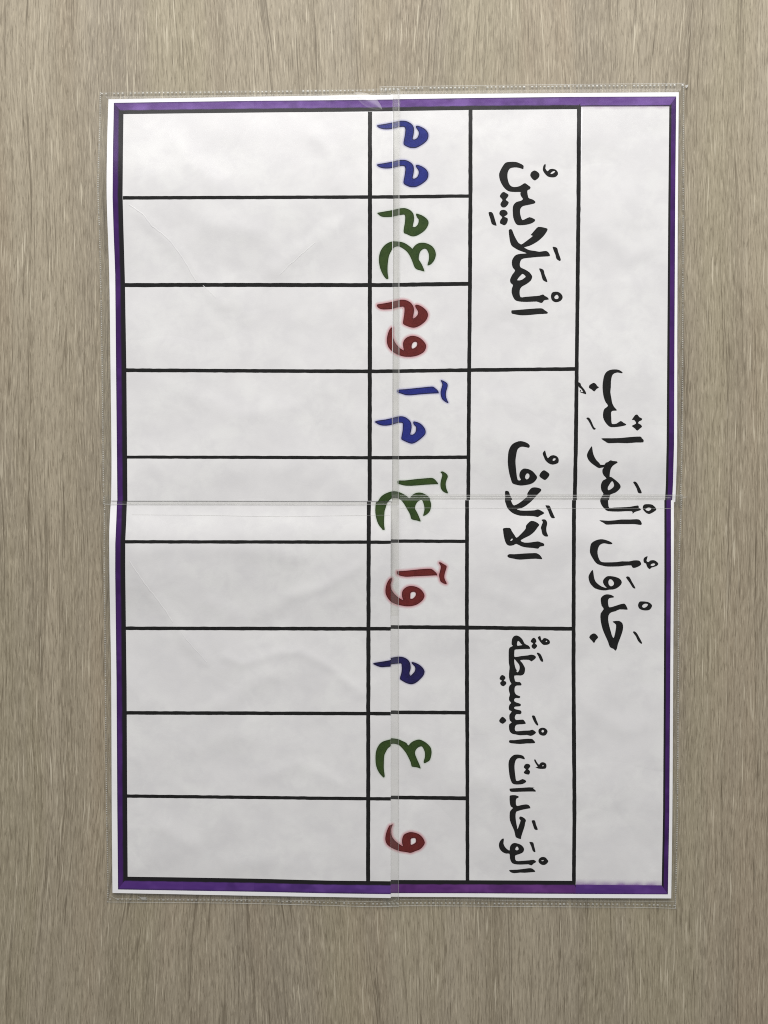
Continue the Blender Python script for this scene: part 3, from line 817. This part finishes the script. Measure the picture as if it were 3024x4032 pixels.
  ("995 1744 1005 1704 1050 1681 1105 1689 1140 1724 1142 1759 1110 1804 1060 1809 1015 1789", ["1045 1739 1060 1716 1085 1724 1085 1749 1060 1759"]),
  ("515 1904 530 1884 600 1884 750 1866 880 1862 915 1884 942 1919 920 1934 800 1937 700 1946 600 1939 530 1929", [])]),
 ("black Arabic heading word", 'black', (1880, 2760), [
  ("510 1000 530 940 580 890 630 875 700 880 750 900 775 945 755 950 700 935 650 940 620 980 605 1060 610 1150 620 1230 635 1305 690 1295 740 1275 795 1305 785 1330 740 1355 680 1363 600 1360 560 1330 530 1250 515 1150 507 1060", []),
  ("758 1075 775 1040 810 1025 855 1040 860 1075 830 1115 858 1145 850 1190 825 1202 770 1185 758 1160 790 1120 765 1095", []),
  ("925 965 945 955 970 1000 1005 1040 1030 1010 1070 1000 1115 1020 1128 1060 1115 1100 1070 1108 1000 1105 945 1080 985 1075 950 1020", ["1058 1060 1070 1043 1082 1055 1070 1068"]),
  ("525 1445 540 1430 700 1420 850 1410 935 1418 905 1425 945 1455 950 1480 900 1478 750 1480 600 1485 540 1478", []),
  ("525 1567 540 1542 620 1539 680 1567 640 1592 628 1627 630 1687 650 1715 720 1699 800 1689 845 1707 865 1747 840 1755 750 1772 660 1797 630 1817 622 1887 630 1967 645 2047 655 2092 680 2027 705 1952 685 1927 688 1892 720 1889 770 1917 793 1952 780 1987 770 2047 740 2137 715 2217 705 2255 640 2232 620 2207 600 2117 560 2027 530 1947 525 1867 535 1797 580 1747 545 1722 528 1657", []),
  ("885 1955 938 1952 955 2017 985 2092 970 2107 930 2092 905 2017", []),
  ("350 2357 360 2307 390 2262 425 2245 430 2277 425 2327 445 2377 480 2417 525 2442 530 2387 555 2342 600 2319 670 2332 720 2357 755 2397 760 2437 735 2477 670 2505 620 2522 615 2567 635 2612 720 2612 850 2602 920 2595 960 2627 920 2652 880 2685 830 2667 700 2672 600 2662 555 2632 530 2567 523 2495 470 2492 410 2467 365 2417", ["618 2427 630 2387 655 2379 672 2412 665 2432 640 2439"]),
  ("848 2307 865 2302 910 2312 925 2367 948 2457 930 2467 900 2442 880 2377", []),
  ("995 2612 1015 2567 1060 2547 1110 2557 1150 2602 1155 2627 1120 2667 1070 2679 1020 2657", ["1038 2607 1060 2601 1085 2596 1068 2618"]),
  ("518 2767 540 2759 650 2755 780 2739 870 2730 915 2752 945 2787 900 2795 770 2805 700 2802 600 2812 545 2797", [])]),
 ("black Arabic title word", 'black', (2240, 1400), [
  ("560 400 575 330 610 270 670 235 750 225 820 235 875 272 865 288 800 275 740 290 705 330 688 420 685 520 678 600 695 700 710 780 745 845 782 885 770 898 715 900 690 930 692 1000 698 1100 720 1118 780 1110 845 1068 890 1095 938 1125 900 1145 800 1163 690 1168 640 1140 590 1080 560 1010 560 930 580 870 640 820 600 760 570 680 555 590 550 490", []),
  ("328 525 335 485 355 470 400 445 440 462 465 500 492 518 450 545 415 585 370 550", []),
  ("150 435 190 455 200 490 250 550 283 612 270 628 215 608 185 600 212 592 235 598 200 540 160 510", []),
  ("178 585 185 560 198 562 192 588", []),
  ("285 1025 310 1010 345 1030 380 1100 410 1170 440 1190 420 1210 390 1195 350 1120 310 1050", []),
  ("1030 1050 1050 1015 1085 970 1120 965 1150 1005 1198 1030 1180 1060 1150 1070 1130 1105 1170 1125 1195 1160 1160 1190 1115 1225 1080 1190 1040 1160 1030 1145 1090 1115 1095 1090 1065 1050", []),
  ("533 1360 560 1350 700 1350 850 1345 1000 1330 1165 1322 1190 1350 1215 1370 1215 1415 1100 1418 950 1430 800 1425 650 1430 600 1405", []),
  ("295 1637 305 1587 335 1532 370 1482 382 1502 390 1567 410 1637 450 1707 500 1757 515 1782 580 1782 600 1752 640 1737 680 1710 720 1722 780 1727 795 1747 770 1762 720 1797 690 1837 675 1887 665 1977 690 1982 740 2017 800 2067 835 2107 845 2147 820 2187 760 2237 680 2267 665 2312 655 2360 640 2366 645 2427 660 2487 740 2482 880 2477 1000 2469 1130 2447 1140 2482 1180 2517 1110 2542 1070 2557 1040 2582 1030 2542 900 2542 800 2547 640 2539 590 2507 545 2457 520 2407 512 2362 530 2312 565 2257 535 2207 522 2147 530 2087 560 2037 615 2007 570 1957 548 1907 550 1857 570 1822 495 1837 440 1807 370 1757 320 1702", ["635 2157 655 2117 690 2062 715 2052 735 2097 735 2132 700 2172 645 2199"]),
  ("1050 2067 1080 2057 1110 2077 1140 2127 1190 2232 1170 2249 1130 2237 1110 2177 1080 2117", []),
  ("1207 2477 1220 2442 1255 2427 1340 2429 1385 2452 1430 2507 1400 2542 1340 2577 1300 2585 1255 2562 1215 2517", ["1248 2512 1290 2482 1335 2487 1345 2507 1300 2539"]),
  ("498 2692 560 2692 640 2697 760 2689 850 2677 1000 2677 1110 2672 1160 2687 1190 2737 1175 2765 1080 2752 950 2752 800 2752 700 2757 610 2759 570 2732", [])]),
 ("black Arabic title word", 'black', (2240, 1920), [
  ("345 1000 360 920 410 875 480 848 550 843 620 860 690 890 712 915 690 922 650 922 580 908 520 925 485 970 468 1040 475 1110 500 1180 540 1215 640 1220 780 1215 870 1203 980 1205 1060 1188 1140 1190 1170 1215 1180 1255 1130 1290 1060 1312 1030 1290 1015 1268 900 1275 820 1285 640 1288 560 1275 470 1248 420 1200 370 1120 345 1060", []),
  ("1218 1190 1230 1145 1285 1118 1275 1160 1270 1200 1300 1215 1330 1190 1390 1185 1435 1210 1462 1245 1430 1280 1350 1305 1320 1330 1280 1295 1260 1240 1230 1225", ["1335 1270 1350 1245 1390 1235 1410 1255 1370 1280"]),
  ("320 1467 335 1412 385 1342 400 1387 410 1457 432 1527 480 1577 540 1617 620 1639 590 1607 560 1557 560 1512 590 1472 635 1445 720 1449 790 1467 840 1497 865 1547 840 1597 780 1642 720 1662 660 1665 600 1677 520 1672 430 1645 380 1602 340 1547", ["655 1587 645 1537 665 1497 700 1502 735 1547 730 1587 690 1612"]),
  ("932 1462 985 1455 1030 1537 1085 1632 1075 1647 1040 1627 990 1547", []),
  ("520 1837 530 1792 570 1757 620 1742 690 1752 738 1782 720 1795 660 1805 640 1847 645 1917 665 1955 740 1937 800 1917 870 1897 910 1897 935 1927 960 1982 940 1992 830 1987 760 2017 690 2037 650 2082 642 2157 660 2257 690 2367 705 2417 730 2457 750 2397 765 2317 770 2237 720 2195 730 2182 820 2177 875 2217 885 2287 870 2367 830 2477 800 2557 785 2627 760 2662 730 2632 670 2602 640 2517 590 2407 550 2307 520 2177 518 2057 570 1982 535 1927", []),
  ("333 2447 360 2402 410 2380 450 2402 478 2447 440 2487 412 2537 380 2502", []),
  ("1130 1917 1150 1867 1190 1857 1290 1867 1350 1907 1355 1947 1320 1992 1260 2005 1190 1995 1145 1967", ["1195 1932 1230 1897 1280 1897 1290 1917 1260 1952 1215 1962"]),
  ("1047 2362 1070 2347 1110 2377 1150 2447 1195 2532 1180 2549 1130 2502 1095 2427", [])]),
]
# where each sheet's print ends: ((point), (direction kept))
CLIP = {'UL': [((1546, 0), (-1.0, -0.0015)), ((0, 1971), (0.0018, -1.0))],
        'UR': [((1538, 0), (1.0, 0.0)), ((0, 1975), (0.0, -1.0))],
        'LR': [((1531, 0), (1.0, 0.0)), ((0, 1969.2), (0.0, 1.0))],
        'LL': [((1538.3, 0), (-1.0, 0.0)), ((0, 1966.5), (0.0, 1.0))]}

HALO_W = {'red': 13.0, 'blue': 9.0, 'navy': 8.0, 'green': 8.0}

def area2(p):
    return sum(p[i - 1][0] * p[i][1] - p[i][0] * p[i - 1][1] for i in range(len(p)))

def write(what, colour, origin, glyphs):
    bm = bmesh.new()
    lay = bm.verts.layers.float.new('bleed')
    n = 2 if colour == 'black' else 3
    halo = INK[colour][1] is not None
    for outline, holes in glyphs:
        loops = []
        for h, txt in enumerate([outline] + holes):
            pts = S(txt) if isinstance(txt, str) else txt
            pts = [(origin[0] + x * K, origin[1] + y * K) for x, y in pts]
            pts = smooth_closed(pts, n)
            if (area2(pts) < 0) == (h == 0):
                pts.reverse()
            loops.append(pts)
        flat = [p for l in loops for p in l]
        vs = [bm.verts.new((x, y, 0.0)) for x, y in flat]
        for t in tessellate_polygon([[Vector((x, y, 0)) for x, y in l] for l in loops]):
            try:
                bm.faces.new([vs[i] for i in t])
            except ValueError:
                pass
        if halo:
            for l in loops:
                m = len(l)
                inn, out = [], []
                for i in range(m):
                    a, b = l[i - 2], l[(i + 2) % m]
                    dx, dy = b[0] - a[0], b[1] - a[1]
                    q = math.hypot(dx, dy) or 1.0
                    w = HALO_W[colour] if l is loops[0] else 5.0
                    vi = bm.verts.new((l[i][0], l[i][1], -1.0))
                    vo = bm.verts.new((l[i][0] + dy / q * w, l[i][1] - dx / q * w, -1.0))
                    vi[lay], vo[lay] = 1.0, 0.0
                    inn.append(vi); out.append(vo)
                for i in range(m):
                    f = bm.faces.new((inn[i], inn[(i + 1) % m], out[(i + 1) % m], out[i]))
                    f.material_index = 1
                # the pen's darker outline, just inside the stroke
                ea, eb = [], []
                for i in range(m):
                    a, b = l[i - 1], l[(i + 1) % m]
                    dx, dy = b[0] - a[0], b[1] - a[1]
                    q = math.hypot(dx, dy) or 1.0
                    ea.append(bm.verts.new((l[i][0], l[i][1], 1.0)))
                    eb.append(bm.verts.new((l[i][0] - dy / q * 3.2, l[i][1] + dx / q * 3.2, 1.0)))
                for i in range(m):
                    f = bm.faces.new((ea[i], ea[(i + 1) % m], eb[(i + 1) % m], eb[i]))
                    f.material_index = 2
    made = 0
    for s, planes in CLIP.items():
        b2 = bm.copy()
        for (px, py), (nx, ny) in planes:
            bmesh.ops.bisect_plane(b2, geom=b2.verts[:] + b2.edges[:] + b2.faces[:], dist=1e-4,
                                   plane_co=(px, py, 0), plane_no=(nx, ny, 0), clear_inner=True)
        if not b2.faces:
            b2.free()
            continue
        xs = [v.co.x for v in b2.verts]
        ys = [v.co.y for v in b2.verts]
        x = math.floor(min(xs) / 24) * 24 + 24
        while x < max(xs):
            bmesh.ops.bisect_plane(b2, geom=b2.verts[:] + b2.edges[:] + b2.faces[:], dist=1e-4, plane_co=(x, 0, 0), plane_no=(1, 0, 0))
            x += 24
        y = math.floor(min(ys) / 24) * 24 + 24
        while y < max(ys):
            bmesh.ops.bisect_plane(b2, geom=b2.verts[:] + b2.edges[:] + b2.faces[:], dist=1e-4, plane_co=(0, y, 0), plane_no=(0, 1, 0))
            y += 24
        for v in b2.verts:
            k = LAYER['halo'] if v.co.z < -0.5 else LAYER['edge'] if v.co.z > 0.5 else LAYER['ink']
            v.co = P(v.co.x, v.co.y, sheet_z(s, v.co.x, v.co.y) + k)
        for f in b2.faces:
            f.normal_update()
            if f.normal.z < 0:
                f.normal_flip()
        o = mesh_obj("lettering" if colour == 'black' else "letter", b2, [m for m in INK[colour] if m], SHEET[s])
        o["label"] = what
        made += 1
    bm.free()

for what, colour, origin, glyphs in TEXT:
    if colour == 'black':
        write(what, colour, origin, glyphs)
        continue
    # coloured letters: each one a part of its own (a letter keeps the stroke above it)
    groups = [glyphs[:2], glyphs[2:]] if len(glyphs) == 3 else [[g] for g in glyphs]
    for g in groups:
        write(what.replace("letters", "letter"), colour, origin, g)

# ------------------------------------------------------------------ creases in the paper
def ridge(bm, pts, w, h, zf, mat=0):
    """A fine raised line: triangular section, w wide (photo measure), h high (metres)."""
    n = len(pts)
    rows = []
    for i, (x, y) in enumerate(pts):
        a, b = pts[max(0, i - 1)], pts[min(n - 1, i + 1)]
        dx, dy = b[0] - a[0], b[1] - a[1]
        q = math.hypot(dx, dy) or 1.0
        nx, ny = -dy / q, dx / q
        z = zf(x, y)
        rows.append([bm.verts.new(P(x + nx * w * k, y + ny * w * k, z + (h if k == 0 else 0.0))) for k in (-0.5, 0, 0.5)])
    for r, t in zip(rows, rows[1:]):
        for k in (0, 1):
            f = bm.faces.new((r[k], r[k + 1], t[k + 1], t[k]))
            f.normal_update()
            if f.normal.z < 0:
                f.normal_flip()
            f.smooth = True
            f.material_index = mat
    return bm

def dense(pts, step):
    l = sum(math.dist(pts[i], pts[i + 1]) for i in range(len(pts) - 1))
    n = max(1, int(l / step))
    return [at(pts, i / n) for i in range(n + 1)]

def crease(s, pts, w=5.0, h=0.00012):
    pts = dense(smooth_open(pts, 4), 7.0)
    pts = [(x + 2.5 * noise.noise(Vector((x / 22, y / 22, 1))), y + 2.5 * noise.noise(Vector((x / 22, y / 22, 4)))) for x, y in pts]
    bm = ridge(bmesh.new(), pts, w, h, lambda x, y: sheet_z(s, x, y) + LAYER['cell'] + 0.00001)
    mesh_obj("crease", bm, M_CELL, SHEET[s])

crease('UL', [(508, 806), (560, 842), (600, 890), (650, 930), (705, 995), (770, 1103)])
crease('UL', [(800, 1125), (850, 1172)], 4.0, 0.00008)
crease('UL', [(1100, 1082), (1165, 1020), (1240, 955)], 4.0, 0.00008)
crease('LL', [(510, 2210), (565, 2290), (630, 2375), (680, 2448)])
crease('LL', [(715, 2495), (760, 2548), (815, 2610)], 4.0, 0.00009)

# ------------------------------------------------------------------ plastic sleeves
OUTER = {'UL': 'LT', 'UR': 'TR', 'LR': 'RB', 'LL': 'LB'}
def side_z(s, outer):
    def f(x, y, t):
        lo = edge_z(s, x, y) if outer else base_z(s, x, y) - 0.0001
        return lo + (base_z(s, x, y) + 0.0002 - lo) * min(1.0, t * 1.3)
    return f

def stitches(s, pts, pitch, length, width, lift, along_gap=0.0):
    """Heat-welded dashes pressed along a sleeve edge."""
    bm = bmesh.new()
    l = sum(math.dist(pts[i], pts[i + 1]) for i in range(len(pts) - 1))
    n = int(l / pitch)
    for i in range(n):
        if random.random() < 0.05:
            continue
        t = (i + 0.5 + random.uniform(-0.06, 0.06)) / n
        x, y = at(pts, t)
        a, b = at(pts, max(0, t - 0.01)), at(pts, min(1, t + 0.01))
        dx, dy = b[0] - a[0], b[1] - a[1]
        q = math.hypot(dx, dy) or 1.0
        dx, dy = dx / q, dy / q
        L_, W_ = length * random.uniform(0.7, 1.15) / 2, width * random.uniform(0.75, 1.15) / 2
        z = edge_z(s, x, y) + lift
        rings = []
        for k, h in ((1.0, 0.0), (0.75, 0.00012), (0.3, 0.00018)):
            rings.append([bm.verts.new(P(x + dx * L_ * k * cx - dy * W_ * k * cy, y + dy * L_ * k * cx + dx * W_ * k * cy, z + h))
                          for cx, cy in ((-1, -.5), (-.6, -1), (.6, -1), (1, -.5), (1, .5), (.6, 1), (-.6, 1), (-1, .5))])
        for r0, r1 in zip(rings, rings[1:]):
            for k in range(8):
                bm.faces.new((r0[k], r0[(k + 1) % 8], r1[(k + 1) % 8], r1[k]))
        bm.faces.new(rings[-1])
    bmesh.ops.recalc_face_normals(bm, faces=bm.faces)
    for f in bm.faces:
        f.smooth = True
    return mesh_obj("weld_seam", bm, M_WELD, SLV[s])

def shift(pts, dx, dy):
    return [(x + dx, y + dy) for x, y in pts]

for s in ('UR', 'LR', 'LL', 'UL'):
    bm = bmesh.new()
    d, p = SLEEVE[s], PAPER[s]
    coons(bm, s, d, -0.0008, 30.0, True)
    for f in bm.faces:
        f.material_index = 1
    for k in 'LRTB':
        patch(bm, s, d[k], p[k], 0.0, 20.0, 5, 0.0, 0, side_z(s, k in OUTER[s]))
    SLV[s] = tag(mesh_obj("plastic_sleeve", bm, [M_FILM, M_BACK]), SLEEVE_LABEL[s], "plastic sleeve", "clear plastic sleeves of the chart")

LF = 0.0004
stitches('UL', shift(SLEEVE['UL']['T'], 2, 7), 16.0, 8.5, 6.5, LF)
stitches('UL', shift(SLEEVE['UL']['L'], 4, 0), 7.5, 4.0, 5.0, LF)
stitches('UR', shift(SLEEVE['UR']['T'], 0, 8.5), 16.0, 9.0, 7.0, LF)
stitches('UR', shift(SLEEVE['UR']['R'], -6, 6), 7.5, 4.2, 5.5, LF)
stitches('LR', shift(SLEEVE['LR']['R'], -4, 0), 7.5, 4.2, 5.5, LF)
stitches('LR', shift(SLEEVE['LR']['B'], 0, -12), 16.0, 9.0, 6.5, LF)
stitches('LL', shift(SLEEVE['LL']['L'], 4, 0), 7.5, 4.0, 5.0, LF)
stitches('LL', shift(SLEEVE['LL']['B'], 4, -12), 16.0, 8.5, 6.0, LF)

def press_line(s, pts, w=2.6, h=0.00016, lift=0.00022, over=False, name="pressed_line", rim=False):
    pts = dense(smooth_open(pts, 5), 14.0)
    zf = (lambda x, y: sheet_z(s, x, y) + lift) if over else (lambda x, y: edge_z(s, x, y) + lift + 0.0003) if rim else (lambda x, y: base_z(s, x, y) + lift)
    return mesh_obj(name, ridge(bmesh.new(), pts, w, h, zf), M_LINE, SLV[s])

# cut edges and pressed lines that catch the light
press_line('LR', shift(SLEEVE['LR']['B'], 0, -1), 2.6, lift=0.0, rim=True)
press_line('LR', [(1575, 3543), (1900, 3544), (2200, 3547.5), (2655, 3549)], 2.0, lift=0.0005, rim=True)
press_line('LL', shift(SLEEVE['LL']['B'], 0, -1), 2.8, lift=0.0, rim=True)
press_line('LL', [(436, 3527), (452, 3536), (500, 3539.5), (900, 3541), (1300, 3548), (1500, 3551), (1540, 3551), (1562, 3541), (1570, 3520)], 2.0, lift=0.0005, rim=True)
press_line('UR', shift(SLEEVE['UR']['T'], 0, 1), 2.4, lift=0.0, rim=True)
press_line('UL', [(1569.5, 360), (1569, 1000), (1568.5, 1970)], 2.0, lift=0.0003)
press_line('UL', [(1574.5, 349), (1573.2, 900), (1572.4, 1500)], 1.8, lift=0.0002)
press_line('UL', [(410, 1985.5), (900, 1986), (1300, 1986.5), (1567, 1985)], 2.6, lift=0.0003)
press_line('UL', [(500, 1981.5), (1000, 1982), (1400, 1983)], 1.6, lift=0.0003)
press_line('LL', [(1569, 2000), (1569, 2800), (1569.5, 3545)], 2.0, lift=0.0003)
press_line('LR', [(1575, 1952.5), (1900, 1951), (2640, 1952), (2680, 1962)], 2.0, lift=0.0003)
press_line('LR', [(1575, 1961), (1900, 1959.5), (2640, 1960.5)], 2.6, lift=0.0003)
press_line('LR', [(1572, 2000), (1800, 2000), (2240, 2001.5), (2650, 2002.5)], 1.6, 0.00005, over=True, name="fold_line")
press_line('LL', [(520, 2026.5), (800, 2029), (1100, 2034), (1300, 2031), (1535, 2028)], 1.5, 0.00004, over=True, name="fold_line")

# loose slivers of plastic at the corners of the welds
def sliver(s, pts, lift):
    bm = bmesh.new()
    n = len(pts)
    lo = [bm.verts.new(P(x, y, edge_z(s, x, y) + lift)) for x, y in pts]
    hi = [bm.verts.new(P(x + 1.5, y - 1.5, edge_z(s, x, y) + lift + 0.0005)) for x, y in pts]
    for i in range(n):
        bm.faces.new((lo[i], lo[(i + 1) % n], hi[(i + 1) % n], hi[i]))
    bm.faces.new(hi)
    bmesh.ops.recalc_face_normals(bm, faces=bm.faces)
    mesh_obj("torn_flap", bm, M_WELD, SLV[s])

sliver('LL', [(541, 3530), (556, 3535), (575, 3533), (575, 3546), (562, 3544), (552, 3538)], 0.0002)
sliver('UR', [(2697, 338), (2709, 334), (2707, 343), (2699, 349)], 0.0002)

# a wrinkle where the film stands up off the upper left sheet
def wrinkle(s, pts, w, h):
    pts = dense(smooth_open(pts, 4), 6.0)
    n = len(pts)
    bm = bmesh.new()
    rows = []
    for i, (x, y) in enumerate(pts):
        t = i / (n - 1)
        k = math.sin(math.pi * t) ** 0.8 + 0.02
        a, b = pts[max(0, i - 1)], pts[min(n - 1, i + 1)]
        dx, dy = b[0] - a[0], b[1] - a[1]
        q = math.hypot(dx, dy) or 1.0
        nx, ny = -dy / q, dx / q
        z = sheet_z(s, x, y) + 0.00022
        rows.append([bm.verts.new(P(x + nx * w * k * u, y + ny * w * k * u, z + h * k * (0.5 + 0.5 * math.cos(math.pi * u))))
                     for u in (-1, -.75, -.5, -.25, 0, .25, .5, .75, 1)])
    for r, t in zip(rows, rows[1:]):
        for k in range(8):
            f = bm.faces.new((r[k], r[k + 1], t[k + 1], t[k]))
            f.normal_update()
            if f.normal.z < 0:
                f.normal_flip()
            f.smooth = True
    mesh_obj("film_wrinkle", bm, M_TAUT, SLV[s])

wrinkle('UL', [(1395, 365), (1430, 385), (1470, 408), (1505, 432)], 24.0, 0.0005)
wrinkle('UL', [(1250, 383), (1390, 380), (1500, 377)], 9.0, 0.0002)
